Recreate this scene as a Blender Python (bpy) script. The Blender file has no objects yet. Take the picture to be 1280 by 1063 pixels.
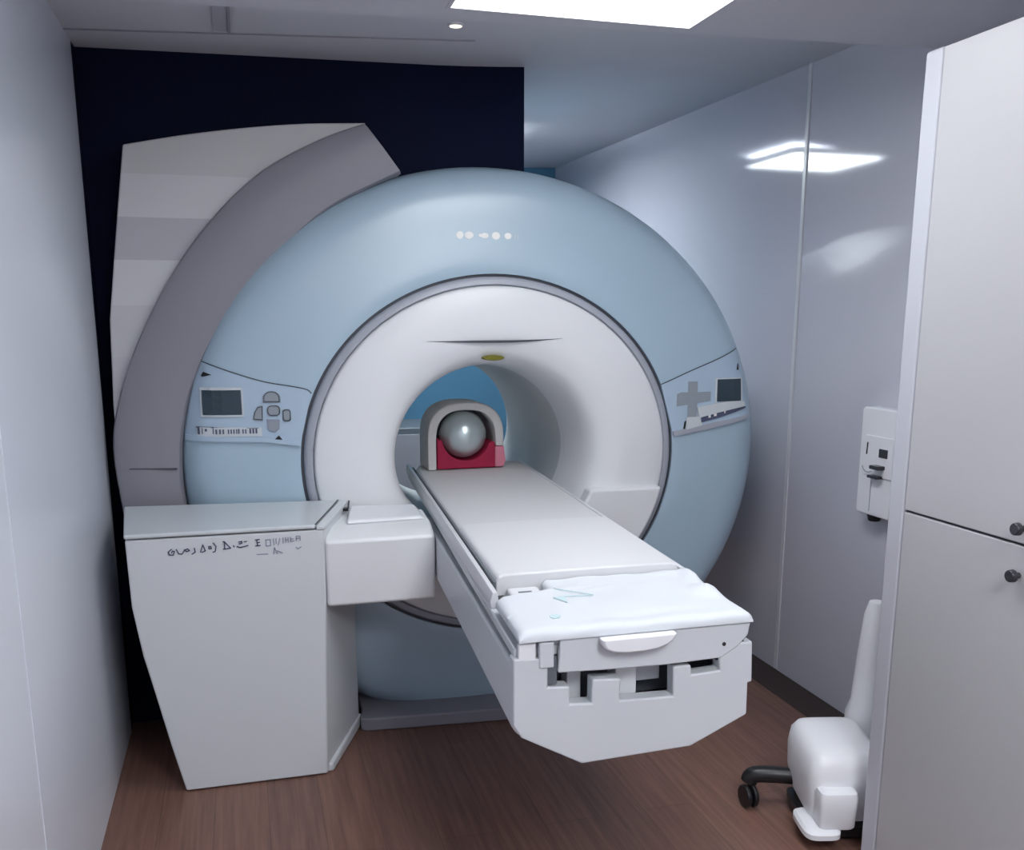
import bpy, bmesh, math, random
from mathutils import Vector, Matrix
random.seed(4)
S = bpy.context.scene
COL = S.collection
PI = math.pi

# ------------------------------------------------------------------ materials
def mat(name, rgb, rough=.4, spec=.5, metal=0., emit=None, strength=0., coat=0., trans=0., noise=0., nscale=8., bump=0., bscale=200.):
    m = bpy.data.materials.new(name); m.use_nodes = True
    nt = m.node_tree; b = nt.nodes['Principled BSDF']
    b.inputs['Base Color'].default_value = (*rgb, 1)
    b.inputs['Roughness'].default_value = rough
    b.inputs['Specular IOR Level'].default_value = spec
    b.inputs['Metallic'].default_value = metal
    b.inputs['Coat Weight'].default_value = coat
    b.inputs['Coat Roughness'].default_value = .3
    b.inputs['Transmission Weight'].default_value = trans
    if emit:
        b.inputs['Emission Color'].default_value = (*emit, 1)
        b.inputs['Emission Strength'].default_value = strength
    tc = nt.nodes.new('ShaderNodeTexCoord')
    if noise:
        n = nt.nodes.new('ShaderNodeTexNoise'); n.inputs['Scale'].default_value = nscale
        n.inputs['Detail'].default_value = 4
        r = nt.nodes.new('ShaderNodeValToRGB')
        r.color_ramp.elements[0].position = .3; r.color_ramp.elements[1].position = .7
        r.color_ramp.elements[0].color = (*[c * (1 - noise) for c in rgb], 1)
        r.color_ramp.elements[1].color = (*[min(1, c * (1 + noise)) for c in rgb], 1)
        nt.links.new(tc.outputs['Object'], n.inputs['Vector'])
        nt.links.new(n.outputs['Fac'], r.inputs['Fac'])
        nt.links.new(r.outputs['Color'], b.inputs['Base Color'])
    if bump:
        n2 = nt.nodes.new('ShaderNodeTexNoise'); n2.inputs['Scale'].default_value = bscale
        bp = nt.nodes.new('ShaderNodeBump'); bp.inputs['Strength'].default_value = bump
        bp.inputs['Distance'].default_value = .002
        nt.links.new(tc.outputs['Object'], n2.inputs['Vector'])
        nt.links.new(n2.outputs['Fac'], bp.inputs['Height'])
        nt.links.new(bp.outputs['Normal'], b.inputs['Normal'])
    return m

M = {}
M['wall_left'] = mat('white_laminate', (.73, .77, .85), .22, .4, noise=.02, nscale=2)
M['wall'] = mat('gloss_grey_laminate', (.58, .58, .645), .07, .5, noise=.02, nscale=2)
M['ceiling'] = mat('ceiling_panel', (.58, .58, .62), .7, .3, noise=.02, nscale=3)
M['navy'] = mat('navy_panel', (.003, .006, .026), .7, .12, noise=.15, nscale=2)
M['rear_blue'] = mat('blue_wall', (.085, .235, .37), .5)
M['blue'] = mat('pale_blue_cover', (.40, .535, .635), .36, .8, coat=.35, noise=.015, nscale=3)
M['panel_blue'] = mat('panel_blue', (.44, .56, .68), .35, .4)
M['white'] = mat('white_plastic', (.77, .785, .805), .33, .45, noise=.012, nscale=3)
M['white_hi'] = mat('bright_white_plastic', (.80, .81, .84), .35, .4)
M['liner'] = mat('bore_liner', (.58, .60, .60), .38, .4)
M['grey_ring'] = mat('grey_trim', (.40, .42, .48), .38, .45)
M['seam'] = mat('dark_seam_and_shade', (.05, .055, .07), .5)  # joints, and the painted crease shade over the bore
M['arc'] = mat('grey_side_cover', (.27, .265, .30), .4, .4, noise=.02, nscale=4)
M['cab'] = mat('cabinet_grey_white', (.67, .70, .725), .4, .4, bump=.08, bscale=500)
M['cab_top'] = mat('cabinet_lid', (.64, .68, .70), .25, .5)
M['mattress'] = mat('mattress_vinyl', (.62, .62, .63), .5, .35, bump=.06, bscale=300)
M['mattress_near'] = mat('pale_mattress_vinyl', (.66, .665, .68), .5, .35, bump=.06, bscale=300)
M['sheet'] = mat('white_sheet', (.625, .655, .69), .6, .25, bump=.15, bscale=120)
M['table'] = mat('table_shell', (.60, .63, .66), .35, .45)
M['rail'] = mat('pale_rail', (.66, .67, .70), .3, .5)
M['mech'] = mat('grey_mechanism', (.12, .14, .16), .45)
M['dark'] = mat('black_plastic', (.010, .010, .012), .35, .5)
M['ink'] = mat('ink', (.09, .10, .17), .6)
M['ink_soft'] = mat('pale_ink', (.30, .32, .42), .6)
M['print'] = mat('sheet_print', (.50, .64, .66), .6)
M['screen'] = mat('screen_glass', (.030, .055, .075), .22, .5)
M['button'] = mat('grey_button', (.30, .34, .38), .45)
M['button2'] = mat('outline_button', (.06, .07, .09), .5)
M['logo'] = mat('white_letter', (.93, .93, .90), .4)
M['red'] = mat('red_cushion', (.36, .012, .055), .55, .3, noise=.08, nscale=20)
M['pink'] = mat('lit_red_side', (.66, .22, .30), .5, .3)  # cushion red lightened to paint its lit right side
M['coil'] = mat('grey_coil_shell', (.64, .62, .61), .4, .4)
M['ball'] = mat('grey_glass_ball', (.62, .70, .71), .26, .6, metal=.65)
M['amber'] = mat('amber_lens', (.16, .15, .01), .25, .5)
M['cup'] = mat('cupboard_laminate', (.46, .46, .475), .35, .4, noise=.015, nscale=2)
M['cup_edge'] = mat('cupboard_edge', (.50, .51, .56), .35, .4)
M['chrome'] = mat('dark_metal', (.06, .06, .07), .25, .5, metal=.6)
M['disp'] = mat('dispenser_white', (.86, .87, .90), .3, .45)
M['lamp'] = mat('light_diffuser', (.9, .9, .9), .5, emit=(.95, .97, 1.), strength=5.9)
M['lamp_fill'] = mat('fill_light_diffuser', (.9, .9, .9), .5, emit=(.95, .97, 1.), strength=16.)  # fill light, for the added panel above the camera
M['lamp_rear'] = mat('rear_light_diffuser', (.9, .9, .9), .5, emit=(.86, .95, 1.), strength=28.)
M['spot'] = mat('warm_spot', (.9, .88, .75), .4, emit=(1., .93, .72), strength=1.1)
M['bracket'] = mat('bracket_grey', (.42, .42, .46), .6)
M['strip'] = mat('grey_strip', (.30, .30, .33), .5)
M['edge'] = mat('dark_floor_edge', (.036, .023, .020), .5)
M['bead'] = mat('joint_bead', (.62, .63, .66), .3)

# striped housing: real bands of two tones
m = mat('banded_housing', (.6, .6, .6), .4, .4); M['bands'] = m
nt = m.node_tree; b = nt.nodes['Principled BSDF']
tc = nt.nodes.new('ShaderNodeNewGeometry'); sp = nt.nodes.new('ShaderNodeSeparateXYZ')
mp = nt.nodes.new('ShaderNodeMapRange'); mp.inputs['From Min'].default_value = .9; mp.inputs['From Max'].default_value = 2.2
rp = nt.nodes.new('ShaderNodeValToRGB'); rp.color_ramp.interpolation = 'CONSTANT'
def bandpos(z): return (z - .9) / 1.3
tones = [(.9, (.60, .60, .62)), (1.24, (.57, .57, .60)), (1.36, (.60, .60, .62)), (1.53, (.66, .66, .68)), (1.68, (.51, .51, .54)), (1.815, (.66, .655, .66)), (1.955, (.60, .585, .585))]
el = rp.color_ramp.elements
el[0].position = 0; el[0].color = (*tones[0][1], 1)
el[1].position = bandpos(tones[1][0]); el[1].color = (*tones[1][1], 1)
for z, c in tones[2:]:
    e = el.new(bandpos(z)); e.color = (*c, 1)
nt.links.new(tc.outputs['Position'], sp.inputs[0]); nt.links.new(sp.outputs['Z'], mp.inputs['Value'])
nt.links.new(mp.outputs['Result'], rp.inputs['Fac']); nt.links.new(rp.outputs['Color'], b.inputs['Base Color'])

# wood-look vinyl floor, planks along the room
m = mat('brown_vinyl_floor', (.1, .06, .05), .42, .4); M['floor'] = m
nt = m.node_tree; b = nt.nodes['Principled BSDF']
tc = nt.nodes.new('ShaderNodeTexCoord')
mp1 = nt.nodes.new('ShaderNodeMapping'); mp1.inputs['Scale'].default_value = (60, 2.2, 1)
n1 = nt.nodes.new('ShaderNodeTexNoise'); n1.inputs['Scale'].default_value = 1.; n1.inputs['Detail'].default_value = 6; n1.inputs['Roughness'].default_value = .65
n2 = nt.nodes.new('ShaderNodeTexNoise'); n2.inputs['Scale'].default_value = 260
br = nt.nodes.new('ShaderNodeTexBrick')
br.inputs['Scale'].default_value = 1; br.inputs['Mortar Size'].default_value = .0012
br.inputs['Brick Width'].default_value = 1.25; br.inputs['Row Height'].default_value = .16
br.inputs['Color1'].default_value = (.9, .9, .9, 1); br.inputs['Color2'].default_value = (1.08, 1.04, 1., 1); br.inputs['Mortar'].default_value = (.6, .6, .6, 1)
mp2 = nt.nodes.new('ShaderNodeMapping'); mp2.inputs['Rotation'].default_value = (0, 0, PI / 2)
rp = nt.nodes.new('ShaderNodeValToRGB')
rp.color_ramp.elements[0].position = .28; rp.color_ramp.elements[0].color = (.125, .066, .052, 1)
rp.color_ramp.elements[1].position = .75; rp.color_ramp.elements[1].color = (.245, .135, .105, 1)
ad = nt.nodes.new('ShaderNodeMath'); ad.operation = 'MULTIPLY_ADD'; ad.inputs[1].default_value = .25
mx = nt.nodes.new('ShaderNodeMix'); mx.data_type = 'RGBA'; mx.blend_type = 'MULTIPLY'; mx.inputs['Factor'].default_value = 1
L = nt.links.new
L(tc.outputs['Object'], mp1.inputs['Vector']); L(mp1.outputs['Vector'], n1.inputs['Vector'])
L(tc.outputs['Object'], n2.inputs['Vector']); L(n2.outputs['Fac'], ad.inputs[0])
sb = nt.nodes.new('ShaderNodeMath'); sb.operation = 'SUBTRACT'; sb.inputs[1].default_value = .125
L(n1.outputs['Fac'], sb.inputs[0]); L(sb.outputs[0], ad.inputs[2]); L(ad.outputs[0], rp.inputs['Fac'])
L(tc.outputs['Object'], mp2.inputs['Vector']); L(mp2.outputs['Vector'], br.inputs['Vector'])
L(rp.outputs['Color'], mx.inputs['A']); L(br.outputs['Color'], mx.inputs['B']); L(mx.outputs['Result'], b.inputs['Base Color'])

# ------------------------------------------------------------------ helpers
def wloc(o):
    v = Vector((0, 0, 0))
    while o: v += o.location; o = o.parent
    return v
def obj(name, bm, m, parent=None, bevel=0., seg=3, smooth=True, label=None, angle=35):
    bmesh.ops.recalc_face_normals(bm, faces=bm.faces)
    if parent: bmesh.ops.translate(bm, vec=-wloc(parent), verts=bm.verts)
    me = bpy.data.meshes.new(name); bm.to_mesh(me); bm.free()
    o = bpy.data.objects.new(name, me); COL.objects.link(o)
    me.materials.append(m)
    if parent: o.parent = parent
    if smooth:
        me.polygons.foreach_set('use_smooth', [True] * len(me.polygons))
        me.set_sharp_from_angle(angle=math.radians(angle))
    if bevel:
        md = o.modifiers.new('round', 'BEVEL'); md.width = bevel; md.segments = seg
        md.limit_method = 'ANGLE'; md.angle_limit = math.radians(30)
        md.harden_normals = True
    if label: o['label'] = label
    return o
def thing(name, label, cat, loc=(0, 0, 0), group=None):
    o = bpy.data.objects.new(name, None); COL.objects.link(o); o.location = loc
    o.empty_display_size = .05
    o['label'] = label; o['category'] = cat
    if group: o['group'] = group
    return o
def tag(o, label, cat, group=None):
    o['label'] = label; o['category'] = cat
    if group: o['group'] = group
    return o
def struct(name, bm, m, **k):
    o = obj(name, bm, m, **k); o['kind'] = 'structure'; return o
def BM(): return bmesh.new()
def box(bm, x0, x1, y0, y1, z0, z1):
    vs = [bm.verts.new(p) for p in ((x0,y0,z0),(x1,y0,z0),(x1,y1,z0),(x0,y1,z0),(x0,y0,z1),(x1,y0,z1),(x1,y1,z1),(x0,y1,z1))]
    for f in ((0,3,2,1),(4,5,6,7),(0,1,5,4),(1,2,6,5),(2,3,7,6),(3,0,4,7)): bm.faces.new([vs[i] for i in f])
    return bm
def loft(bm, rings, cap=True):
    R = [[bm.verts.new(p) for p in r] for r in rings]
    n = len(R[0])
    for a, b_ in zip(R, R[1:]):
        for i in range(n): bm.faces.new((a[i], a[(i+1) % n], b_[(i+1) % n], b_[i]))
    if cap: bm.faces.new(R[0][::-1]); bm.faces.new(R[-1])
    return bm
def prism_y(bm, pts, y0, y1): return loft(bm, [[(x, y0, z) for x, z in pts], [(x, y1, z) for x, z in pts]])
def prism_x(bm, pts, x0, x1): return loft(bm, [[(x0, y, z) for y, z in pts], [(x1, y, z) for y, z in pts]])
def prism_z(bm, pts, z0, z1): return loft(bm, [[(x, y, z0) for x, y in pts], [(x, y, z1) for x, y in pts]])
def shear(bm):                      # the couch stands a few degrees off the room axis
    for v in bm.verts: v.co.x += .0622 * (v.co.y - 1.8)
    return bm
def cyl(bm, c, r, axis, h, n=24, r2=None):
    r2 = r if r2 is None else r2
    ax = {'x': 0, 'y': 1, 'z': 2}[axis]
    rings = []
    for k, rr in ((0, r), (1, r2)):
        ring = []
        for i in range(n):
            a = 2 * PI * i / n; p = [0, 0, 0]
            p[(ax+1) % 3] = rr * math.cos(a); p[(ax+2) % 3] = rr * math.sin(a); p[ax] = k * h
            ring.append(tuple(c[j] + p[j] for j in range(3)))
        rings.append(ring)
    return loft(bm, rings)
def tube(bm, pts, r, n=10):
    pts = [Vector(p) for p in pts]; rings = []
    for i, p in enumerate(pts):
        t = (pts[min(i+1, len(pts)-1)] - pts[max(i-1, 0)]).normalized()
        u = t.orthogonal().normalized() if i == 0 else (u - t * u.dot(t)).normalized()
        w = t.cross(u)
        rr = r[i] if isinstance(r, (list, tuple)) else r
        rings.append([tuple(p + rr * (math.cos(2*PI*k/n) * u + math.sin(2*PI*k/n) * w)) for k in range(n)])
    return loft(bm, rings)
def spline(pts, n=8):
    P = [Vector(p) for p in pts]; out = []
    for i in range(len(P) - 1):
        p0 = P[max(i-1, 0)]; p1 = P[i]; p2 = P[i+1]; p3 = P[min(i+2, len(P)-1)]
        for k in range(n):
            t = k / n
            out.append(.5 * ((2*p1) + (p2-p0)*t + (2*p0-5*p1+4*p2-p3)*t*t + (3*p1-p0-3*p2+p3)*t**3))
    out.append(P[-1]); return [tuple(v) for v in out]
def ribbon(bm, pts, w, place, th=.001):
    """a pen stroke: flat strip of width w through 2-D points, place(u, v, d) -> 3-D"""
    for (a, b_) in zip(pts, pts[1:]):
        a = Vector(a); b_ = Vector(b_); d = (b_ - a)
        if d.length < 1e-6: continue
        d.normalize(); n = Vector((-d.y, d.x)) * w / 2; e = d * w * .35
        q = [a - e + n, b_ + e + n, b_ + e - n, a - e - n]
        loft(bm, [[place(p.x, p.y, 0) for p in q], [place(p.x, p.y, th) for p in q]])
    return bm

# ------------------------------------------------------------------ the room (a narrow mobile unit)
XL, XR = -.47, 2.15
struct('floor', box(BM(), XL - .2, XR + .1, -1.9, 6.7, -.05, 0), M['floor'], smooth=False)
struct('wall_left', box(BM(), XL - .05, XL, -1.9, 3.535, 0, 2.48), M['wall_left'], smooth=False)
bm = BM(); box(bm, XR, XR + .05, -1.9, 3.452, 0, 2.62); box(bm, XR, XR + .05, 3.468, 6.7, 0, 2.62); box(bm, XR + .004, XR + .05, 3.452, 3.468, 0, 2.62)
struct('wall_right', bm, M['wall'], smooth=False)
bm = BM()
box(bm, XR - .005, XR + .003, 3.449, 3.471, .005, 2.445)
struct('trim_1', bm, M['bead'], bevel=.002)
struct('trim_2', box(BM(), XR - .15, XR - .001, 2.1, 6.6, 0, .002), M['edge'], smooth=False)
struct('wall_front', box(BM(), XL - .1, XR + .1, -1.95, -1.9, 0, 2.6), M['wall_left'], smooth=False)
struct('wall_back', box(BM(), XL - .1, XR + .1, 6.6, 6.66, 0, 2.7), M['rear_blue'], smooth=False)
struct('wall_rear', box(BM(), XL - .05, XL, 3.66, 6.6, 0, 2.6), M['wall'], smooth=False)
def sst(t): t = max(0, min(1, t)); return t*t*(3-2*t)
def zc(x, y):                       # the rear ceiling falls slightly to the left side
    base = 2.358 + .018 * (x + .47)
    top = 2.437 + .018 * (y - 3.2)
    t = sst((x - .7) / (XR - .7))
    return base + (top - base) * t
bm = BM(); nx, ny = 24, 20; g = []
for j in range(ny + 1):
    y = 2.3 + (6.66 - 2.3) * j / ny
    g.append([bm.verts.new((XL + (XR - XL) * i / nx, y, zc(XL + (XR - XL) * i / nx, y))) for i in range(nx + 1)])
for j in range(ny):
    for i in range(nx): bm.faces.new((g[j][i], g[j+1][i], g[j+1][i+1], g[j][i+1]))
r = bmesh.ops.extrude_face_region(bm, geom=bm.faces[:])
bmesh.ops.translate(bm, vec=(0, 0, .05), verts=[e for e in r['geom'] if isinstance(e, bmesh.types.BMVert)])
struct('ceiling_rear', bm, M['ceiling'])
# front ceiling: lower, with the opening of the light panel left in it
LX0, LX1, LY0, LY1 = .570, 1.285, 1.42, 2.705
def edge_y(x): return 2.85 - .079 * x
bm = BM()
def slab(x0, x1, y0, y1a, y1b):
    loft(bm, [[(x0, y0, 2.30), (x1, y0, 2.30), (x1, y1b, 2.30), (x0, y1a, 2.30)], [(x0, y0, 2.335), (x1, y0, 2.335), (x1, y1b, 2.335), (x0, y1a, 2.335)]])
slab(XL, LX0, -1.9, edge_y(XL), edge_y(LX0))
slab(LX1, XR, -1.9, edge_y(LX1), edge_y(XR))
slab(LX0, LX1, LY1, edge_y(LX0), edge_y(LX1))
slab(LX0, LX1, .5, LY0, LY0)
slab(LX0, LX1, -1.9, -.75, -.75)
struct('ceiling', bm, M['ceiling'], smooth=False)
struct('trim_4', box(BM(), XL - .001, XL + .0015, 2.084, 2.094, .005, 2.295), M['wall_left'], bevel=.001)
# seam bead across the rear ceiling
bm = BM()
tube(bm, [(x, 3.36 - .10 * x, zc(x, 3.36 - .10 * x) - .0015) for x in [XL + .06 * i for i in range(22)]], .0032, 8)
struct('trim_3', bm, M['strip'])
# dark partition around the magnet
cxg, czg = .885, .985
ZP = 2.375
pts = [(XL - .06, 0), (XL - .06, zc(XL, 3.62)), (.3, zc(.3, 3.62)), (1.056, zc(1.056, 3.62)), (1.056, 1.98)]
R0 = 1.0
for i in range(1, 40):
    a = math.radians(79) + math.radians(180 - 79 + 79.5) * i / 40
    pts.append((cxg + R0 * 1.07 * math.cos(a), czg + R0 * math.sin(a)))
pts.append((cxg - .16, 0))
pts = [p for p in pts if p[1] >= 0]
bm = BM(); prism_y(bm, pts, 3.62, 3.66); box(bm, XL - .06, XL - .002, 3.536, 3.62, 0, zc(XL, 3.6))
struct('wall_partition', bm, M['navy'], smooth=False)

# ------------------------------------------------------------------ ceiling fittings
def light_panel(label, x0, x1, y0, y1, z, m):
    t = thing('ceiling_light', label, 'ceiling light', ((x0+x1)/2, (y0+y1)/2, z), 'flat ceiling light panels')
    obj('diffuser', box(BM(), x0 + .012, x1 - .012, y0 + .012, y1 - .012, z + .006, z + .012), m, t, smooth=False)
    bm = BM()
    for a in ((x0, x1, y0, y0 + .012), (x0, x1, y1 - .012, y1), (x0, x0 + .012, y0 + .012, y1 - .012), (x1 - .012, x1, y0 + .012, y1 - .012)):
        box(bm, *a, z - .002, z + .03)
    obj('frame', bm, M['ceiling'], t, smooth=False)
    return t
light_panel('bright white ceiling light panel cut by the top of the photo', LX0, LX1, LY0, LY1, 2.30, M['lamp'])
light_panel('added fill light panel above the camera, out of frame', LX0, LX1, -.75, .5, 2.30, M['lamp_fill'])  # unseen panel added to brighten the room from the camera side
light_panel('ceiling light panel behind the dark partition, seen only mirrored in the right wall', .75, 1.36, 4.85, 5.42, 2.368, M['lamp_rear'])
t = thing('downlight', 'tiny warm recessed downlight in the ceiling above the dark partition', 'ceiling light', (.69, 3.12, zc(.69, 3.12)))
zz = zc(.69, 3.12)
obj('lens', cyl(BM(), (.69, 3.12, zz - .006), .019, 'z', .005), M['spot'], t)
bm = BM()
loft(bm, [[(.69 + rr*math.cos(a), 3.12 + rr*math.sin(a), z_) for a in [2*PI*i/32 for i in range(32)]] for rr, z_ in ((.020, zz), (.020, zz - .006), (.024, zz - .005), (.026, zz))], cap=False)
obj('trim', bm, M['ceiling'], t)
t = thing('ceiling_bracket', 'short grey bracket strip fixed to the ceiling above the dark partition', 'bracket', (.012, 3.04, zc(0, 3.04)))
obj('plate', box(BM(), -.030, .012, 2.95, 3.30, zc(0, 3) - .012, zc(0, 3) + .001), M['bracket'], t, bevel=.002)
obj('edge_strip', box(BM(), .012, .020, 2.95, 3.30, zc(0, 3) - .018, zc(0, 3) + .001), M['strip'], t, label='dark grey edge strip')

# ------------------------------------------------------------------ MRI scanner
mri = thing('mri_scanner', 'large round pale blue and white scanner with a central bore', 'scanner', (cxg, 3.5, 0))
def mx_(r): return 1.07
def gp(r, a, y, zmin=.03): return (cxg + r * mx_(r) * math.cos(a), y, max(zmin, czg + r * math.sin(a)))
def lathe(bm, prof, n=128):
    R = [[bm.verts.new(gp(r, 2*PI*i/n, y)) for i in range(n)] for r, y in prof]
    for a, b_ in zip(R, R[1:]):
        for i in range(n):
            try: bm.faces.new((a[i], a[(i+1) % n], b_[(i+1) % n], b_[i]))
            except ValueError: pass
    return bm
BLUE = spline([(.662, 3.392, 0), (.70, 3.388, 0), (.80, 3.396, 0), (.90, 3.404, 0), (.95, 3.414, 0), (.99, 3.434, 0), (1.024, 3.474, 0), (1.041, 3.535, 0), (1.042, 3.60, 0)], 5)
BLUE = [(p[0], p[1]) for p in BLUE]
def ys(x, z):
    dz = z - czg; dx = (x - cxg); r = .8
    for _ in range(6): r = math.hypot(dx / mx_(r), dz)
    r = max(BLUE[0][0], min(BLUE[-1][0], r))
    for (a, ya), (b_, yb) in zip(BLUE, BLUE[1:]):
        if a <= r <= b_: return ya + (yb - ya) * (r - a) / max(1e-6, b_ - a)
    return BLUE[-1][1]
bm = lathe(BM(), [(.662, 3.46)] + BLUE + [(1.0, 3.612), (.662, 3.612), (.662, 3.46)], 160)
bmesh.ops.remove_doubles(bm, verts=bm.verts, dist=.0005)
obj('front_cover', bm, M['blue'], mri, angle=50)
bm = lathe(BM(), [(.652, 3.45), (.652, 3.4), (.6615, 3.4), (.6615, 3.45)])
obj('seam_ring', bm, M['seam'], mri)
bm = lathe(BM(), [(.622, 3.45), (.622, 3.385), (.626, 3.379), (.640, 3.381), (.648, 3.388), (.652, 3.398), (.652, 3.45)])
obj('trim_ring', bm, M['grey_ring'], mri)
FUN = spline([(.330, 3.70, 0), (.333, 3.60, 0), (.339, 3.50, 0), (.351, 3.43, 0), (.376, 3.385, 0), (.42, 3.360, 0), (.47, 3.350, 0), (.55, 3.354, 0), (.605, 3.366, 0), (.618, 3.376, 0), (.621, 3.395, 0)], 5)
bm = lathe(BM(), [(p[0], p[1]) for p in FUN])
obj('funnel', bm, M['white'], mri, angle=60, label='white dished face round the bore')
bm = lathe(BM(), [(.331, 3.66), (.329, 4.50), (.34, 4.58), (.352, 4.60), (.357, 4.60), (.357, 3.62), (.331, 3.66)])
obj('bore_liner', bm, M['liner'], mri, angle=60)
bm = lathe(BM(), [(.36, 3.62), (.965, 3.62), (.975, 3.67), (.975, 4.52), (.93, 4.60), (.36, 4.60)], 96)
obj('magnet_body', bm, M['blue'], mri)
# narrow dark sliver painting the shade under the crease over the bore
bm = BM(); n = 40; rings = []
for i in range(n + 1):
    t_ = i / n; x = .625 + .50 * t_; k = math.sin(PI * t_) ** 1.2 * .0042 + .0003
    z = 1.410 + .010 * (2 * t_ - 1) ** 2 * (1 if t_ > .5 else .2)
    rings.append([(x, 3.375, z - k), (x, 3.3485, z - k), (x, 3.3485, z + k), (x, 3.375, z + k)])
loft(bm, rings); obj('crease_shade', bm, M['seam'], mri, angle=40, label='dark tapering line painted as crease shade')
# amber lamp above the bore
bm = BM(); loft(bm, [[(.870 + rx * math.cos(a), y, 1.352 + rz * math.sin(a)) for a in [2*PI*i/24 for i in range(24)]] for rx, rz, y in ((.040, .010, 3.42), (.040, .010, 3.366), (.037, .008, 3.361), (.032, .006, 3.361))])
obj('indicator_lamp', bm, M['amber'], mri, label='olive amber lamp')
# lower face with a ledge
def disc_pts(r, z1, n=40, sgn=1):
    a0 = math.asin((z1 - czg) / r); out = []
    for i in range(n + 1):
        a = a0 + (-PI/2 - a0) * i / n
        out.append((cxg + sgn * r * mx_(r) * math.cos(a), czg + r * math.sin(a)))
    return out
bm = BM()
lo = disc_pts(.612, .858); z_in = .858
inner = [(cxg + .352 * mx_(.3) * math.cos(a), czg + .352 * math.sin(a)) for a in [(-PI/2) + (math.asin((z_in - czg)/.352) + PI/2) * i / 24 for i in range(25)]]
prism_y(bm, lo + inner, 3.326, 3.40)
obj('ledge_panel', bm, M['white'], mri, bevel=.012, seg=4, angle=50)
# plinth
pl = [(.362, 3.62), (.358, 3.40), (.345, 3.315)] + [(.37 + .15 * i / 1, 3.30 - .012 * i) for i in range(7)] + [(1.42, 3.28), (1.45, 3.33), (1.45, 3.62)]
obj('plinth', prism_z(BM(), pl, 0, .05), M['arc'], mri, bevel=.008)
# grey side cover
outer = spline([(.441, 2.144, 0), (.292, 2.086, 0), (.104, 1.982, 0), (-.057, 1.837, 0), (-.209, 1.643, 0), (-.339, 1.409, 0), (-.418, 1.198, 0), (-.443, 1.037, 0), (-.425, .80, 0)], 6)
a_in = spline([(.568, 1.985, 0), (.31, 1.852, 0), (.10, 1.66, 0), (-.070, 1.45, 0), (-.182, 1.219, 0), (-.222, .985, 0), (-.212, .80, 0)], 8)
def pt_at(L_, t):
    k = t * (len(L_) - 1); i = min(int(k), len(L_) - 2); f = k - i
    return (L_[i][0] + (L_[i+1][0] - L_[i][0]) * f, L_[i][1] + (L_[i+1][1] - L_[i][1]) * f)
bm = BM(); rings = []
for k in range(61):
    t_ = k / 60; o_ = pt_at(outer, t_); i_ = pt_at(a_in, t_)
    def mixp(s): return (i_[0] + (o_[0] - i_[0]) * s, i_[1] + (o_[1] - i_[1]) * s)
    ring = []
    for s, y in ((0, 3.60), (0, 3.48), (.05, 3.462), (.5, 3.452), (.9, 3.455), (.97, 3.463), (1.0, 3.49), (1.0, 3.60)):
        p = mixp(s); ring.append((p[0], y, p[1]))
    rings.append(ring)
loft(bm, rings); obj('side_cover', bm, M['arc'], mri, angle=40)
obj('side_cover_seam', loft(BM(), [[(-.392, y, .990), (-.238, y - .001, .984), (-.238, y - .001, .981), (-.392, y, .987)] for y in (3.4515, 3.47)]), M['seam'], mri)
# banded housing behind the side cover
hp = spline([(-.336, 2.045, 0), (-.15, 2.083, 0), (.05, 2.115, 0), (.25, 2.138, 0), (.455, 2.15, 0)], 4) + [(.2, 1.9, 0), (-.1, 1.6, 0), (-.25, 1.25, 0), (-.30, .85, 0), (-.43, .85, 0), (-.432, 1.2, 0)] + spline([(-.42, 1.487, 0), (-.394, 1.666, 0), (-.365, 1.86, 0)], 4)
obj('housing_panel', prism_y(BM(), [(p[0], p[1]) for p in hp], 3.50, 3.617), M['bands'], mri, bevel=.006, label='light grey panel with horizontal bands')
# white raised marks along the crown
bm = BM()
for px, w, h in ((.757, .013, .013), (.790, .016, .012), (.830, .006, .006), (.846, .015, .009), (.887, .015, .013), (.931, .013, .011)):
    y = ys(px, 1.777)
    loft(bm, [[(px + w * math.cos(a), y + d, 1.777 + h * math.sin(a)) for a in [2*PI*i/16 for i in range(16)]] for d in (.004, -.0025)])
obj('logo_marks', bm, M['logo'], mri, label='row of small white letters blurred to dots')
bm = BM(); y = ys(.966, 1.777)
for dx in (-.008, .004):
    box(bm, .962 + dx, .966 + dx, y - .0012, y + .003, 1.769, 1.783)
obj('logo_mark_faint', bm, M['cab_top'], mri)

# control panels, patches lying on the cover
def patch(bm, top, bot, d, th, nu=16, nv=8):
    g = []; h = []
    for j in range(nv + 1):
        v = j / nv; ra = []; rb = []
        for i in range(nu + 1):
            u = i / nu; a = pt_at(top, u); b_ = pt_at(bot, u)
            x = a[0] + (b_[0] - a[0]) * v; z = a[1] + (b_[1] - a[1]) * v; y = ys(x, z)
            ra.append(bm.verts.new((x, y - d, z))); rb.append(bm.verts.new((x, y - d + th, z)))
        g.append(ra); h.append(rb)
    for j in range(nv):
        for i in range(nu):
            bm.faces.new((g[j][i], g[j][i+1], g[j+1][i+1], g[j+1][i])); bm.faces.new((h[j][i], h[j+1][i], h[j+1][i+1], h[j][i+1]))
    loop_g = [g[0][i] for i in range(nu)] + [g[j][nu] for j in range(nv)] + [g[nv][i] for i in range(nu, 0, -1)] + [g[j][0] for j in range(nv, 0, -1)]
    loop_h = [h[0][i] for i in range(nu)] + [h[j][nu] for j in range(nv)] + [h[nv][i] for i in range(nu, 0, -1)] + [h[j][0] for j in range(nv, 0, -1)]
    n = len(loop_g)
    for i in range(n): bm.faces.new((loop_g[i], loop_h[i], loop_h[(i+1) % n], loop_g[(i+1) % n]))
    return bm
def rect(bm, x0, x1, z0, z1, d, th, nu=4, nv=3, sk=0.): return patch(bm, [(x0, z1), (x1, z1 + sk)], [(x0, z0), (x1, z0 + sk)], d, th, nu, nv)
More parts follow.
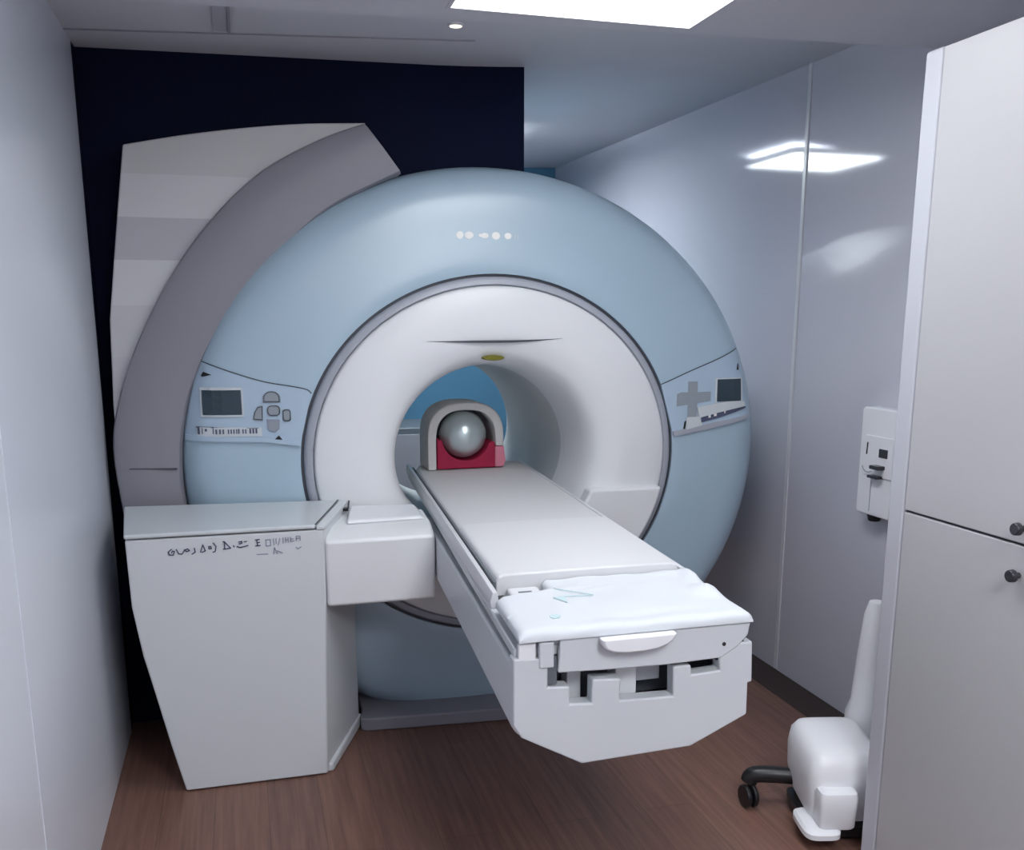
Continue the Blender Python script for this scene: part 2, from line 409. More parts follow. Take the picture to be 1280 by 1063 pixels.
def poly(bm, pts, d, th):          # small flat piece on the cover
    cx_ = sum(p[0] for p in pts) / len(pts); cz_ = sum(p[1] for p in pts) / len(pts)
    return loft(bm, [[(x, ys(x, z) - d, z) for x, z in pts], [(x, ys(x, z) - d + th, z) for x, z in pts]])
topL = [p[:2] for p in spline([(-.150, 1.352, 0), (-.03, 1.308, 0), (.066, 1.278, 0), (.15, 1.262, 0), (.205, 1.250, 0), (.222, 1.236, 0)], 5)]
botL = [(-.206, 1.090), (-.02, 1.085), (.10, 1.072), (.178, 1.060)]
pL = obj('control_panel', patch(BM(), topL, botL, .004, .02, 24, 12), M['panel_blue'], mri, angle=30, label='control panel left of the bore with outlined button cross')
bm = BM(); ribbon(bm, [(x, z + .002) for x, z in topL], .0035, lambda x, z, d: (x, ys(x, z) - .0045 - d, z), .001); obj('panel_seam', bm, M['seam'], pL)
bm = BM(); patch(bm, [(-.206, 1.100), (.05, 1.092), (.172, 1.076)], [(-.206, 1.082), (.05, 1.075), (.178, 1.056)], .014, .03, 16, 2); obj('lower_edge', bm, M['panel_blue'], pL, angle=30)
obj('screen', rect(BM(), -.140, -.013, 1.170, 1.252, .0085, .01), M['screen'], pL, smooth=False)
bm = BM(); rect(bm, -.147, -.008, 1.253, 1.262, .011, .012, sk=0.); rect(bm, -.147, -.142, 1.165, 1.253, .010, .012); rect(bm, -.011, -.006, 1.165, 1.253, .010, .012); rect(bm, -.147, -.006, 1.163, 1.168, .010, .012)
obj('screen_bezel', bm, M['cab_top'], pL, smooth=False)
def rrect(x0, x1, z0, z1, r=.006, n=4):
    out = []
    for cx_, cz_, a0 in ((x1 - r, z1 - r, 0), (x0 + r, z1 - r, 90), (x0 + r, z0 + r, 180), (x1 - r, z0 + r, 270)):
        for i in range(n + 1):
            a = math.radians(a0 + 90 * i / n); out.append((cx_ + r * math.cos(a), cz_ + r * math.sin(a)))
    return out
def arch(x0, x1, z0, z1, n=10):
    c = (x0 + x1) / 2; w = (x1 - x0) / 2
    return [(x0, z0), (x1, z0)] + [(c + w * math.cos(PI * i / n), z1 - w*.8 + w*.8 * math.sin(PI * i / n)) for i in range(n + 1)]
def button(pts, ink, d=.0075):
    cx_ = sum(p[0] for p in pts) / len(pts); cz_ = sum(p[1] for p in pts) / len(pts)
    o = obj('button', poly(BM(), pts, d, .006), M['button'], pL_cur, smooth=False)
    inner_ = [(cx_ + (x - cx_) * .84, cz_ + (z - cz_) * .84) for x, z in pts]
    bm_ = BM(); ribbon(bm_, inner_ + inner_[:1], .003, lambda x, z, dd: (x, ys(x, z) - d - .0005 - dd, z), .001)
    obj('button_outline', bm_, ink, pL_cur, smooth=False)
pL_cur = pL
button(arch(.058, .118, 1.208, 1.248), M['button2'])
button([(.022, 1.150), (.056, 1.146), (.058, 1.200), (.040, 1.196), (.028, 1.176)], M['button2'])
button(rrect(.070, .116, 1.162, 1.200, .014), M['button2'])
button(rrect(.122, .150, 1.142, 1.186, .009), M['button2'])
button([(.068, 1.152), (.112, 1.150), (.110, 1.118), (.098, 1.108), (.078, 1.110), (.070, 1.122)], M['ink_soft'])
bm = BM(); rect(bm, -.165, .050, 1.098, 1.128, .0065, .004, 8, 2, sk=-.004); strip = obj('label_strip', bm, M['cab_top'], pL, smooth=False)
bm = BM()
def onp(x, z, d): return (x, ys(x, z) - .0068 - d, z)
for x, w, h in ((-.158, .010, .020), (-.146, .004, .018), (-.134, .010, .004), (-.110, .005, .022), (-.100, .008, .012), (-.088, .008, .012), (-.077, .007, .012), (-.060, .006, .012), (-.051, .006, .012), (-.042, .006, .012), (-.033, .005, .013), (-.026, .007, .013), (-.012, .006, .012), (-.003, .006, .012), (.012, .008, .013), (.022, .008, .013), (.032, .008, .013)):
    ribbon(bm, [(x, 1.106 + (.01 if h < .006 else 0)), (x, 1.106 + (.01 if h < .006 else 0) + h)], w * .75, onp)
ribbon(bm, [(-.165, 1.128), (-.11, 1.127)], .004, onp); ribbon(bm, [(-.11, 1.127), (.04, 1.122)], .0015, onp)
obj('label_text', bm, M['ink'], pL, smooth=False)
obj('arrow_mark', poly(BM(), [(-.140, 1.302), (-.132, 1.314), (-.104, 1.304), (-.136, 1.297)], .0055, .003), M['dark'], pL, smooth=False)
obj('arrow_mark', poly(BM(), [(.092, 1.083), (.118, 1.081), (.106, 1.096)], .0155, .003), M['dark'], pL, smooth=False)
# right panel
topR = [p[:2] for p in spline([(1.537, 1.242, 0), (1.65, 1.287, 0), (1.78, 1.335, 0), (1.875, 1.373, 0)], 6)]
botR = [(1.592, 1.052), (1.70, 1.070), (1.83, 1.090), (1.932, 1.106)]
pR = obj('control_panel', patch(BM(), topR, botR, .004, .02, 24, 12), M['panel_blue'], mri, angle=30, label='control panel right of the bore with plain grey cross')
pL_cur = pR
bm = BM(); ribbon(bm, [(x, z + .002) for x, z in topR], .0035, lambda x, z, d: (x, ys(x, z) - .0045 - d, z), .001); obj('panel_seam', bm, M['seam'], pR)
bm = BM(); patch(bm, [(1.592, 1.062), (1.76, 1.090), (1.932, 1.114)], [(1.594, 1.043), (1.76, 1.068), (1.934, 1.100)], .010, .03, 16, 2); obj('lower_edge', bm, M['grey_ring'], pR, angle=30)
obj('screen', rect(BM(), 1.778, 1.890, 1.172, 1.258, .0085, .01), M['screen'], pR, smooth=False)
bm = BM(); rect(bm, 1.770, 1.896, 1.258, 1.263, .010, .012); rect(bm, 1.770, 1.776, 1.168, 1.258, .010, .012); rect(bm, 1.891, 1.897, 1.168, 1.258, .010, .012)
obj('screen_bezel', bm, M['cab_top'], pR, smooth=False)
obj('cross_bar', poly(BM(), [(1.603, 1.158), (1.75, 1.176), (1.75, 1.212), (1.68, 1.210), (1.62, 1.212), (1.603, 1.205)], .0065, .005), M['button'], pR, smooth=False)
obj('cross_post', rect(BM(), 1.650, 1.690, 1.112, 1.252, .0085, .007), M['button'], pR, smooth=False)
bm = BM(); patch(bm, [(1.690, 1.152), (1.75, 1.162), (1.83, 1.172), (1.905, 1.170)], [(1.700, 1.112), (1.76, 1.124), (1.83, 1.138), (1.912, 1.150)], .013, .015, 10, 3)
obj('wedge_cover', bm, M['cab_top'], pR, angle=30)
bm = BM(); patch(bm, [(1.645, 1.115), (1.70, 1.116)], [(1.645, 1.068), (1.715, 1.082)], .012, .014, 6, 3); obj('corner_cap', bm, M['cab_top'], pR, angle=30)
bm = BM(); patch(bm, [(1.712, 1.112), (1.80, 1.130), (1.918, 1.150)], [(1.712, 1.092), (1.79, 1.108), (1.918, 1.142)], .0075, .006, 10, 2); ls = obj('label_strip', bm, M['ink'], pR, smooth=False)
for x, w in ((1.742, .010), (1.766, .012), (1.812, .006)):
    z = 1.100 + .22 * (x - 1.712)
    obj('label_mark', patch(BM(), [(x, z + .013), (x + w, z + .014)], [(x, z + .003), (x + w, z + .004)], .009, .003, 2, 1), M['logo'], pR, smooth=False)
obj('arrow_mark', poly(BM(), [(1.870, 1.292), (1.882, 1.292), (1.882, 1.318), (1.876, 1.314)], .006, .004), M['dark'], pR, smooth=False)
obj('arrow_mark', poly(BM(), [(1.632, 1.062), (1.640, 1.064), (1.648, 1.105), (1.638, 1.098)], .0055, .004), M['dark'], pR, smooth=False)

# ------------------------------------------------------------------ side cabinet that carries the couch
cab = thing('support_cabinet', 'grey white cabinet with tapering front and dark lettering left of the couch', 'cabinet', (-.05, 3.2, 0))
front = [(-.250, .004), (.196, .004), (.207, .40), (.213, .58), (.219, .838), (-.371, .838), (-.367, .629), (-.346, .47), (-.319, .338), (-.284, .16)]
back = [(-.29, .004), (.345, .004), (.345, .40), (.345, .58), (.330, .838), (-.395, .838), (-.392, .629), (-.38, .47), (-.36, .338), (-.33, .16)]
bm = BM(); loft(bm, [[(x, 3.0, z) for x, z in front], [(x, 3.365, z) for x, z in back]])
obj('body', bm, M['cab'], cab, bevel=.006, angle=40)
bm = BM()
loft(bm, [[(-.373, 2.996, .842), (.190, 2.996, .842), (.300, 3.368, .842), (-.410, 3.368, .842)], [(-.373, 2.996, .856), (.190, 2.996, .856), (.300, 3.368, .862), (-.410, 3.368, .876)]])
obj('lid', bm, M['cab_top'], cab, bevel=.006, seg=3)
bm = BM(); loft(bm, [[(.194, 2.998, .8375), (.221, 2.998, .8375), (.334, 3.368, .8375), (.304, 3.368, .8375)], [(.194, 2.998, .853), (.221, 2.998, .850), (.334, 3.368, .857), (.304, 3.368, .861)]])
obj('lid_end', bm, M['cab'], cab, bevel=.003)
obj('lid_gap', tube(BM(), [(.334, 3.345, .860), (.326, 3.30, .842)], .003, 6), M['seam'], cab)
obj('lid_catch', box(BM(), .300, .324, 3.272, 3.296, .838, .848), M['dark'], cab)
bm = BM(); tube(bm, [(.2965, 3.355, .8635), (.192, 3.0, .8565)], .0022, 6)
obj('lid_gap', bm, M['seam'], cab, label='dark gap line round the lid end')
bm = BM()
loft(bm, [[(.20, 3.345, .0), (.352, 3.38, .0), (.352, 3.38, .045), (.20, 3.345, .045)][:4], [(.18, 3.02, .0), (.214, 3.02, .0), (.212, 3.02, .03), (.18, 3.02, .03)]])
bmesh.ops.translate(bm, vec=(.006, 0, .0), verts=bm.verts); obj('foot', bm, M['cab'], cab, bevel=.008)
# arm to the couch
bm = BM()
prof = [(3.0, .580), (3.325, .580), (3.325, .822), (3.12, .822), (3.035, .808), (3.0, .798)]
loft(bm, [[(.22, y, z) for y, z in prof], [(.5755 + .0622 * (y - 3.), y, z) for y, z in prof]])
obj('arm', bm, M['white'], cab, bevel=.012, seg=3)
bm = BM(); loft(bm, [[(.30, 3.12, .822), (.570, 3.14, .822), (.578, 3.325, .822), (.33, 3.325, .822)], [(.305, 3.13, .838), (.555, 3.15, .834), (.56, 3.325, .842), (.335, 3.325, .848)]])
obj('arm_cover', bm, M['white_hi'], cab, bevel=.01, seg=3)
# garbled lettering, drawn as strokes
A = lambda *p: list(p)
dark_strokes = [
 A((130,185),(105,205),(110,230),(140,232),(150,205),(135,200),(128,215)), A((165,190),(180,225),(205,230),(225,200)), A((225,195),(240,212),(262,205),(250,190),(232,196)),
 A((300,188),(305,220),(280,235)), A((345,222),(365,165),(382,215),(355,225)), A((410,182),(425,182),(428,200),(410,200),(410,182)), A((445,155),(465,185),(455,225),(440,230)),
 A((520,150),(530,150),(530,210),(520,210)), A((530,150),(575,205),(530,210)), A((598,186),(602,196)), A((640,160),(662,155),(664,170),(642,175)), A((625,195),(650,205),(710,192)), A((682,160),(700,158)),
 A((770,150),(800,148)), A((780,150),(785,200)), A((770,200),(805,198)), A((785,175),(800,172))]
soft_strokes = [
 A((850,155),(850,205),(885,205),(885,155),(850,155)), A((910,150),(912,200)), A((960,150),(945,205)), A((985,145),(985,190)), A((1005,145),(1005,185)), A((1005,165),(1025,165)), A((1025,145),(1025,185)),
 A((1045,145),(1045,180),(1070,178)), A((1045,162),(1065,160)), A((1090,175),(1090,140),(1120,140),(1120,175)), A((1090,158),(1120,158)), A((930,150),(930,190)),
 A((775,272),(860,272)), A((905,275),(915,225),(935,275)), A((935,250),(975,270)), A((1085,230),(1100,245),(1125,230))]
def glyph(p): return (-.252 + (p[0] - 100) / 6.095 * .00236, .785 + (235 - p[1]) / 6.095 * .00236)
for nm, strokes, mm, w in (('lettering', dark_strokes, M['ink'], .0036), ('small_lettering', soft_strokes, M['ink_soft'], .0030)):
    bm = BM()
    for s in strokes: ribbon(bm, [glyph(p) for p in s], w, lambda x, z, d: (x, 2.9995 - d, z), .0012)
    obj(nm, bm, mm, cab, smooth=False)

# ------------------------------------------------------------------ patient couch
tab = thing('patient_table', 'long white patient couch running out of the scanner bore', 'couch', (.80, 2.4, 0))
def tobj(name, bm, m, parent=None, **k): return obj(name, shear(bm), m, parent or tab, **k)
# hollow tub: sides and bottom
so = [(.503, .790), (.503, .648), (.519, .622), (.654, .560), (.905, .555), (1.042, .615), (1.046, .70), (1.05, .790)]
so_b = [(.503, .790), (.503, .650), (.519, .630), (.654, .60), (.905, .60), (1.042, .630), (1.046, .70), (1.05, .790)]
def inset(p): return (.777 + (p[0] - .777) * .90, .79 - (.79 - p[1]) * .86)
bm = BM()
def shell(P, y): return [(x, y, z) for x, z in P] + [(x, y, z) for x, z in [inset(q) for q in P][::-1]]
loft(bm, [shell(so, 1.826), shell(so_b, 2.6), shell(so_b, 3.318)])
tobj('tub', bm, M['table'], bevel=.008, angle=40)
cap = [(.501, .810), (.576, .806), (.576, .742), (.624, .738), (.625, .699), (.674, .695), (.674, .748), (.740, .744), (.737, .694), (.862, .690), (.860, .757), (.903, .757), (.904, .735), (.972, .738), (.966, .796), (1.049, .798), (1.053, .702), (1.043, .702), (1.044, .626), (.909, .566), (.654, .558), (.519, .634), (.501, .663)]
tobj('end_cap', prism_y(BM(), cap, 1.785, 1.825), M['table'], bevel=.005, seg=3, label='stepped end cap of the tub')
bm = BM(); box(bm, .56, 1.0, 1.90, 3.25, .66, .782)
mech = tobj('mechanism', bm, M['mech'])
bm = BM(); box(bm, .635, .668, 1.85, 1.90, .68, .755)
tobj('guide_block', bm, M['white'], mech, bevel=.003)
tobj('guide_block', box(BM(), .745, .795, 1.84, 1.90, .68, .76), M['white'], mech, bevel=.003)
tobj('guide_block', box(BM(), .798, .86, 1.865, 1.90, .70, .76), M['rail'], mech, bevel=.003)
# table top board and its rails
bm = BM(); loft(bm, [[(.505, 1.80, z), (1.045, 1.80, z), (1.035, 3.30, z), (1.03, 4.08, z), (.524, 4.08, z), (.519, 3.30, z)] for z in (.806, .829)])
tobj('board', bm, M['table'], bevel=.004)
for s in (-1, 1):
    bm = BM(); rings = []
    for y, w in ((2.075 if s < 0 else 2.16, .257), (2.4, .255), (3.30, .252), (4.08, .250)):
        x = .777 + s * w
        rings.append([(x - s * .012, y, .826), (x + s * .008, y, .826), (x + s * .012, y, .845), (x + s * .006, y, .868), (x - s * .006, y, .868)])
    loft(bm, rings); tobj('side_rail', bm, M['rail'], bevel=.002)
bm = BM(); rings = []
for y, w in ((2.15, .2435), (3.30, .2405), (3.98, .2405)):
    x = .777 - w; rings.append([(x - .0015, y, .829), (x + .003, y, .829), (x + .003, y, .8705), (x - .0015, y, .8705)])
loft(bm, rings); tobj('rail_track', bm, M['mech'])
# mattress in two lengths
def matt(y0, y1, wf, z1, m, name='mattress'):
    bm = BM(); rings = []; n = 14
    for k in range(n + 1):
        y = y0 + (y1 - y0) * k / n; w = wf(y); ring = []
        for x, z in ((-w, .8295), (-w, z1 - .02), (-w + .006, z1 - .006), (-w + .02, z1 - .001), (0, z1 + .001), (w - .02, z1 - .001), (w - .006, z1 - .006), (w, z1 - .02), (w, .8295)):
            ring.append((.777 + x, y, z))
        rings.append(ring)
    loft(bm, rings); return tobj(name, bm, m, bevel=.006, angle=40)
wf = lambda y: .240 if y < 3.9 else .240 - .02 * ((y - 3.9) / .08) ** 2
matt(2.150, 2.735, wf, .889, M['mattress_near']); matt(2.739, 3.98, wf, .882, M['mattress'])
# front end panel with handle
bm = BM(); prism_y(bm, [(.601, .8445), (.597, .772), (.70, .768), (.84, .765), (.972, .768), (1.010, .790), (1.035, .815), (1.040, .8445)], 1.775, 1.793)
bmesh.ops.translate(bm, vec=(0, .006, 0), verts=bm.verts)
ep = tobj('end_panel', bm, M['table'], bevel=.004)
bm = BM(); rings = []
for y, k in ((1.780, 1.), (1.758, 1.), (1.752, .94)):
    rings.append([(.770 + .085 * k * c_, y, .8445 + z_ * k) for c_, z_ in ((-1, 0), (-.98, -.012), (-.9, -.022), (-.7, -.029), (-.35, -.033), (.1, -.033), (.5, -.030), (.8, -.021), (.95, -.010), (1, 0))])
loft(bm, rings); tobj('handle', bm, M['white_hi'], ep, bevel=.003, label='bright white half moon grip')
tobj('lock_hole', cyl(BM(), (.977, 1.7795, .8), .0045, 'y', .003, 12), M['dark'], ep)
bm = BM(); tobj('foot_pad', box(BM(), .535, 1.03, 1.80, 2.06, .8295, .8455), M['table'], bevel=.003)
box(bm, .512, .550, 1.786, 1.7985, .802, .842)
tobj('latch', bm, M['white_hi'], bevel=.004)
tobj('latch', box(BM(), .556, .588, 1.78, 1.7985, .785, .842), M['table'], bevel=.004)
tobj('slot', box(BM(), .575, .5965, 1.79, 1.80, .745, .805), M['mech'])
bm = BM(); box(bm, .965, 1.03, 1.792, 1.80, .76, .80); tobj('dark_recess', bm, M['dark'])
# exposed bracket under the notch of the foot pad
bm = BM(); box(bm, .522, .556, 2.075, 2.146, .829, .838); tobj('hinge', bm, M['dark'])
bm = BM(); box(bm, .562, .640, 2.086, 2.146, .829, .856); tobj('hinge_cover', bm, M['rail'], bevel=.008)
tobj('hinge_slot', box(BM(), .582, .615, 2.095, 2.103, .8555, .8575), M['mech'], bevel=.001)

# white sheet over the foot pad
def foot_outline_left(y): return .528 if y < 2.055 else .528 + (y - 2.055) * 1.3
bm = BM(); nu, nv = 44, 34; g = []
x0, x1, y0, y1 = .512, 1.043, 1.776, 2.146
for j in range(nv + 1):
    row = []
    for i in range(nu + 1):
        u = i / nu; v = j / nv
        y = y0 + (y1 - y0) * v
        xl = x0 + .14 * sst((y - 2.03) / .05)
        xr = x1 - .004 * v
        x = xl + (xr - xl) * u
        z = .868 + .0022 * math.sin(9 * u + 5 * v) * math.sin(7 * v) + .0012 * math.sin(23 * u - 11 * v)
        z += .017 * math.exp(-((u - .94) / .05) ** 2) * (math.sin(v * 9 + .4) ** 2) * sst((v - .2) / .3)      # rucked right edge
        z += .006 * math.exp(-((v - .93) / .05) ** 2) * sst((u - .55) / .2)
        z -= .004 * math.exp(-((u - .6) / .3) ** 2 - ((v - .16) / .05) ** 2)
        z -= .010 * max(0, 1 - v / .05) ** 2 + .008 * max(0, 1 - u / .03) ** 2 + .008 * max(0, (u - .97) / .03) ** 2
        row.append(bm.verts.new((x, y, z)))
    g.append(row)
for j in range(nv):
    for i in range(nu): bm.faces.new((g[j][i], g[j][i+1], g[j+1][i+1], g[j+1][i]))
edge = [e for e in bm.edges if len(e.link_faces) == 1]
r = bmesh.ops.extrude_edge_only(bm, edges=edge)
nv_ = [e for e in r['geom'] if isinstance(e, bmesh.types.BMVert)]
for v in nv_: v.co.z = .8462
bmesh.ops.contextual_create(bm, geom=[e for e in bm.edges if len(e.link_faces) == 1])
sheet = obj('bed_sheet', shear(bm), M['sheet'], None, angle=60)
tag(sheet, 'bluish white sheet wrapped over the foot end of the couch', 'sheet')
bm = BM()
def sh(x, y, d): return (x + .0622 * (y - 1.8), y, .8705 + d)
ribbon(bm, [(.66, 2.06), (.735, 1.985), (.655, 1.990)], .0022, sh, .002)
obj('printed_mark', bm, M['print'], sheet, smooth=False, label='pale green printed line')
bm = BM(); loft(bm, [[sh(*p, -.002) for p in ((.640, 1.99), (.667, 1.99), (.662, 1.945))], [sh(*p, .0015) for p in ((.640, 1.99), (.667, 1.99), (.662, 1.945))]])
obj('printed_mark', bm, M['print'], sheet, smooth=False, label='pale green printed triangle')
bm = BM(); hp_ = ((.598, 1.862), (.606, 1.872), (.616, 1.868), (.622, 1.858), (.616, 1.846), (.603, 1.842), (.598, 1.85)); loft(bm, [[sh(*p, d) for p in hp_] for d in (-.002, .0015)])
obj('printed_mark', bm, M['print'], sheet, smooth=False, label='pale green printed blob')

# ------------------------------------------------------------------ head coil, cushion and ball in the bore
hx, hy = .862, 3.80
ZT = .8835
coil = thing('head_coil', 'grey arched head coil standing on the couch inside the bore', 'head coil', (hx, hy, ZT))
def arch_prof(w, h, z0=0., n=20, p=2.6, zr=None):
    out = [(-w, z0)]
    for i in range(n + 1):
        a = PI - PI * i / n
        c, s = math.cos(a), math.sin(a)
        out.append((w * math.copysign(abs(c) ** (2 / p), c), h * .45 + h * .55 * abs(s) ** (2 / p)))
    out.append((w, z0 if zr is None else zr)); return out
bm = BM(); outp = arch_prof(.160, .274, zr=.092); inp = arch_prof(.124, .241, zr=.092)
def ringc(y, so_, si): return [(hx + x * so_, y, ZT + z * so_) for x, z in outp] + [(hx + x * si, y, ZT + z * si) for x, z in inp[::-1]]
loft(bm, [ringc(hy - .01, .985, 1.01), ringc(hy, 1.0, 1.0), ringc(hy + .17, 1.0, 1.0), ringc(hy + .18, .97, 1.0)])
obj('shell', bm, M['coil'], coil, angle=40, bevel=.004)
bm = BM(); prism_y(bm, arch_prof(.123, .240), 0, .006); bmesh.ops.translate(bm, vec=(hx, hy + .165, ZT), verts=bm.verts)
obj('back_plate', bm, M['mech'], coil)
bm = BM(); cyl(bm, (hx + .1585, hy + .09, ZT + .15), .022, 'x', .02, 20)
obj('knob', bm, M['mech'], coil, bevel=.004)
RB = .100
pr = [(-.121, .003), (.121, .003), (.121, .108), (.101, .108)]
for i in range(21):
    x = .0965 - .193 * i / 20; pr.append((x, .036 + RB - math.sqrt((RB + .002) ** 2 - x * x)))
pr += [(-.101, .122), (-.121, .125)]
bm = BM(); prism_y(bm, pr, -.012, .15); bmesh.ops.translate(bm, vec=(hx, hy, ZT), verts=bm.verts)
cu = obj('head_cushion', bm, M['red'], None, bevel=.004); tag(cu, 'red head cushion with a hollow inside the grey head coil', 'cushion')
bm = BM(); prism_y(bm, [(.1215, .003), (.158, .003), (.168, .03), (.160, .090), (.1215, .090)], -.010, .15); bmesh.ops.translate(bm, vec=(hx, hy, ZT), verts=bm.verts)
obj('lit_side', bm, M['pink'], cu, bevel=.006, label='right side of the red cushion coloured as lit')  # light on the cushion's right side, put into the colour
bm = BM(); bmesh.ops.create_uvsphere(bm, u_segments=40, v_segments=24, radius=RB)
bmesh.ops.translate(bm, vec=(hx, hy + .062, ZT + .036 + RB), verts=bm.verts)
ba = obj('test_ball', bm, M['ball'], None); tag(ba, 'grey glassy ball resting on the red cushion in the coil', 'ball')

# ------------------------------------------------------------------ equipment seen through the bore
rk = thing('equipment_rack', 'dark grey equipment cabinet seen low through the bore', 'cabinet', (.95, 5.9, 0))
obj('body', box(BM(), .35, 1.30, 5.7, 6.2, .02, .84), M['mech'], rk, bevel=.01)
obj('front_panel', box(BM(), .38, .80, 5.69, 5.699, .1, .8), M['strip'], rk, bevel=.002)
obj('front_panel', box(BM(), .83, 1.27, 5.69, 5.699, .1, .8), M['strip'], rk, bevel=.002)
obj('foot', box(BM(), .40, 1.25, 5.75, 6.15, 0, .02), M['dark'], rk)

# ------------------------------------------------------------------ tall cupboard at the right
cp = thing('storage_cupboard', 'tall pale grey two door cupboard at the right edge', 'cupboard', (1.87, 1.6, 0))
CX = 1.6
bm = BM(); box(bm, CX + .018, XR - .004, .95, 2.09, .0, 2.112)
obj('carcass', bm, M['cup_edge'], cp, bevel=.004)
obj('stile', prism_y(BM(), [(CX, .005), (CX + .0175, .005), (CX + .0175, 2.112), (CX, 2.112)], 2.026, 2.088), M['cup_edge'], cp, bevel=.012, seg=5)
def cdoor(z0, z1): return obj('door', box(BM(), CX - .001, CX + .0165, .96, 2.021, z0, z1), M['cup'], cp, bevel=.0025)
du = cdoor(1.018, 2.108); dl = cdoor(.06, 1.012)
bm = BM(); box(bm, CX + .010, CX + .0178, .96, 2.027, .05, 2.10); obj('door_gap', bm, M['seam'], cp, smooth=False)
for d, z in ((du, 1.052), (dl, .948)):
    bm = BM(); cyl(bm, (CX - .001, 1.632, z), .007, 'x', -.018, 16); cyl(bm, (CX - .016, 1.632, z), .015, 'x', -.014, 24, .013)
    obj('knob', bm, M['chrome'], d, bevel=.003)

# ------------------------------------------------------------------ dispenser on the right wall
dp = thing('wall_dispenser', 'white wall dispenser half hidden behind the tall cupboard', 'dispenser', (XR - .001, 2.9, .8))
bm = BM(); prism_x(bm, rrect(2.68, 2.902, .815, 1.190, .014), XR - .062, XR - .001)
obj('housing', bm, M['disp'], dp, bevel=.006, seg=4)
bm = BM(); prism_x(bm, rrect(2.68, 2.872, .955, 1.095, .01), XR - .068, XR - .060); obj('cover_plate', bm, M['disp'], dp, bevel=.003)
obj('seam_line', tube(BM(), spline([(XR - .069, 2.872, .985), (XR - .0695, 2.862, .972), (XR - .0695, 2.84, .966), (XR - .0695, 2.82, .972)], 4), .0016, 6), M['button'], dp)
obj('seam_line', tube(BM(), [(XR - .063, 2.825, .945), (XR - .063, 2.825, .83)], .0013, 6), M['button'], dp)
obj('slot', tube(BM(), [(XR - .0685, 2.853, 1.028), (XR - .0685, 2.850, 1.07)], .0028, 6), M['chrome'], dp)
bm = BM(); prism_x(bm, rrect(2.75, 2.80, .985, .998, .004), XR - .095, XR - .066); le = obj('lever', bm, M['chrome'], dp, bevel=.002)
bm = BM(); prism_x(bm, rrect(2.76, 2.815, .952, .962, .003), XR - .09, XR - .061); obj('lever', bm, M['chrome'], dp, bevel=.002)
obj('window', box(BM(), XR - .071, XR - .066, 2.74, 2.785, 1.025, 1.055), M['chrome'], dp, bevel=.002)
obj('nozzle', cyl(BM(), (XR - .034, 2.83, .817), .027, 'z', -.026, 24, .020), M['dark'], dp, bevel=.003)

# ------------------------------------------------------------------ wheeled stand beside the cupboard
st = thing('equipment_stand', 'white rounded unit on a black castor leg beside the tall cupboard', 'stand', (1.66, 2.33, 0))
bm = BM(); rings = []
# body: superelliptic sections rising from the floor
def sec(cx_, cy_, w, d, z, n=28, p=4., tilt=0.):
    out = []
    for i in range(n):
        a = 2 * PI * i / n; c, s = math.cos(a), math.sin(a)
        x = w * math.copysign(abs(c) ** (2 / p), c); y = d * math.copysign(abs(s) ** (2 / p), s)
        out.append((cx_ + x, cy_ + y, z + tilt * (x)))
    return out
def rsec(cx_, cy_, w, d, z, rot, p=7., n=40, zt=0.):
    out = []; cr, sr = math.cos(rot), math.sin(rot)
    for i in range(n):
        a = 2 * PI * (i + .5) / n; c, s = math.cos(a), math.sin(a)
        x = w * math.copysign(abs(c) ** (2 / p), c); y = d * math.copysign(abs(s) ** (2 / p), s)
        out.append((cx_ + x * cr - y * sr, cy_ + x * sr + y * cr, z + zt * y))
    return out
RT = math.radians(-14)
for z, w, d in ((.062, .085, .105), (.070, .100, .120), (.13, .112, .135), (.20, .114, .138), (.245, .108, .132), (.268, .094, .118), (.278, .076, .10), (.280, .04, .06)):
    rings.append(rsec(1.645, 2.295, w, d, z, RT, 6., zt=.10))
loft(bm, rings); body = obj('body', bm, M['white_hi'], st, angle=50)
bm = BM(); loft(bm, [rsec(1.572, 2.185, w, w * 1.0, z, RT, 7.) for z, w in ((.062, .046), (.070, .052), (.160, .056), (.174, .052), (.179, .042))])
obj('front_box', bm, M['white_hi'], body, angle=40)
bm = BM(); loft(bm, [rsec(1.535, 2.205, w, w * 1.5, z, RT, 4.) for z, w in ((.038, .048), (.043, .054), (.058, .054), (.066, .046))])
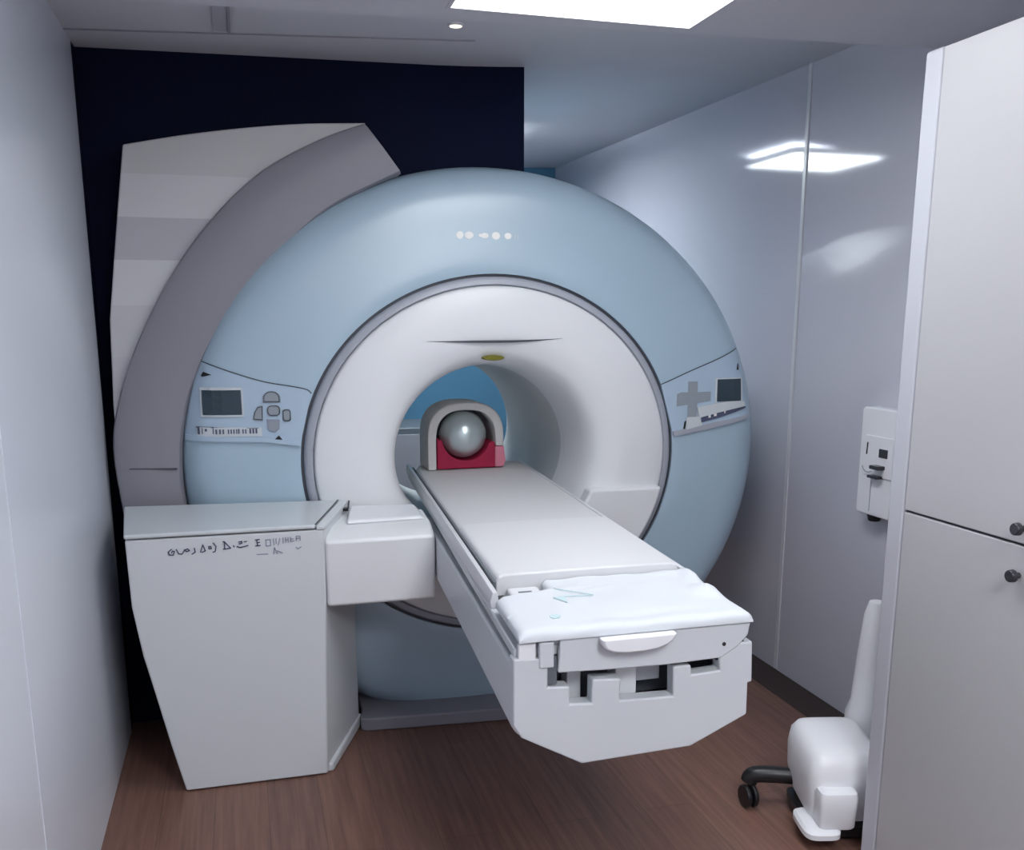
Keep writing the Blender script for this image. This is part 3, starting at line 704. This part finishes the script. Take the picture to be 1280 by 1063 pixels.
obj('foot_tread', bm, M['white_hi'], body, angle=40)
bm = BM(); loft(bm, [rsec(1.64, 2.285, w, w * 1.15, z, RT) for z, w in ((.012, .09), (.02, .108), (.05, .110), (.063, .092))])
obj('base', bm, M['dark'], st, angle=40)
def leg(x0, y0, x1, y1):
    bm = BM(); tube(bm, spline([(x0, y0, .105), ((x0+x1)/2, (y0+y1)/2, .105), (x1 - (x1-x0)*.08, y1 - (y1-y0)*.08, .098), (x1, y1, .075)], 5), .026, 12)
    l = obj('leg', bm, M['dark'], st, angle=50, bevel=.0)
    bm = BM()
    for s in (-.012, .012): cyl(bm, (x1 - .009 + s - .008, y1 - .02, .037), .036, 'x', .015, 28)
    obj('caster', bm, M['dark'], l, bevel=.005)
leg(1.63, 2.36, 1.452, 2.452); leg(1.66, 2.33, 1.86, 2.50)
bm = BM(); rings = [sec(1.83 + dx, 2.41, w, w, z, 20, 2.) for z, w, dx in ((.05, .06, -.005), (.28, .06, -.005), (.32, .05, 0), (.45, .042, .0), (.60, .034, .006), (.64, .024, .008))]
loft(bm, rings); obj('column', bm, M['white_hi'], st, angle=50)

# ------------------------------------------------------------------ world, camera, look
w = bpy.data.worlds.new('World'); S.world = w; w.use_nodes = True
w.node_tree.nodes['Background'].inputs['Color'].default_value = (.02, .022, .028, 1)
w.node_tree.nodes['Background'].inputs['Strength'].default_value = 1.
cam = bpy.data.cameras.new('camera'); co = bpy.data.objects.new('camera', cam); COL.objects.link(co)
F = 1193.
yaw = math.atan2(342, math.hypot(F, 252)); pit = math.atan2(252, F)
co.location = (0, 0, 1.5); co.rotation_euler = (PI / 2 - pit, 0, -yaw)
cam.sensor_fit = 'HORIZONTAL'; cam.sensor_width = 36; cam.lens = 36 * F / 1280
cam.shift_x = -2 / 1280; cam.shift_y = 115.5 / 1280
cam.clip_start = .02
S.camera = co
vs = S.view_settings; vs.view_transform = 'Standard'; vs.look = 'None'; vs.gamma = 1; vs.use_curve_mapping = False
vs.exposure = .35
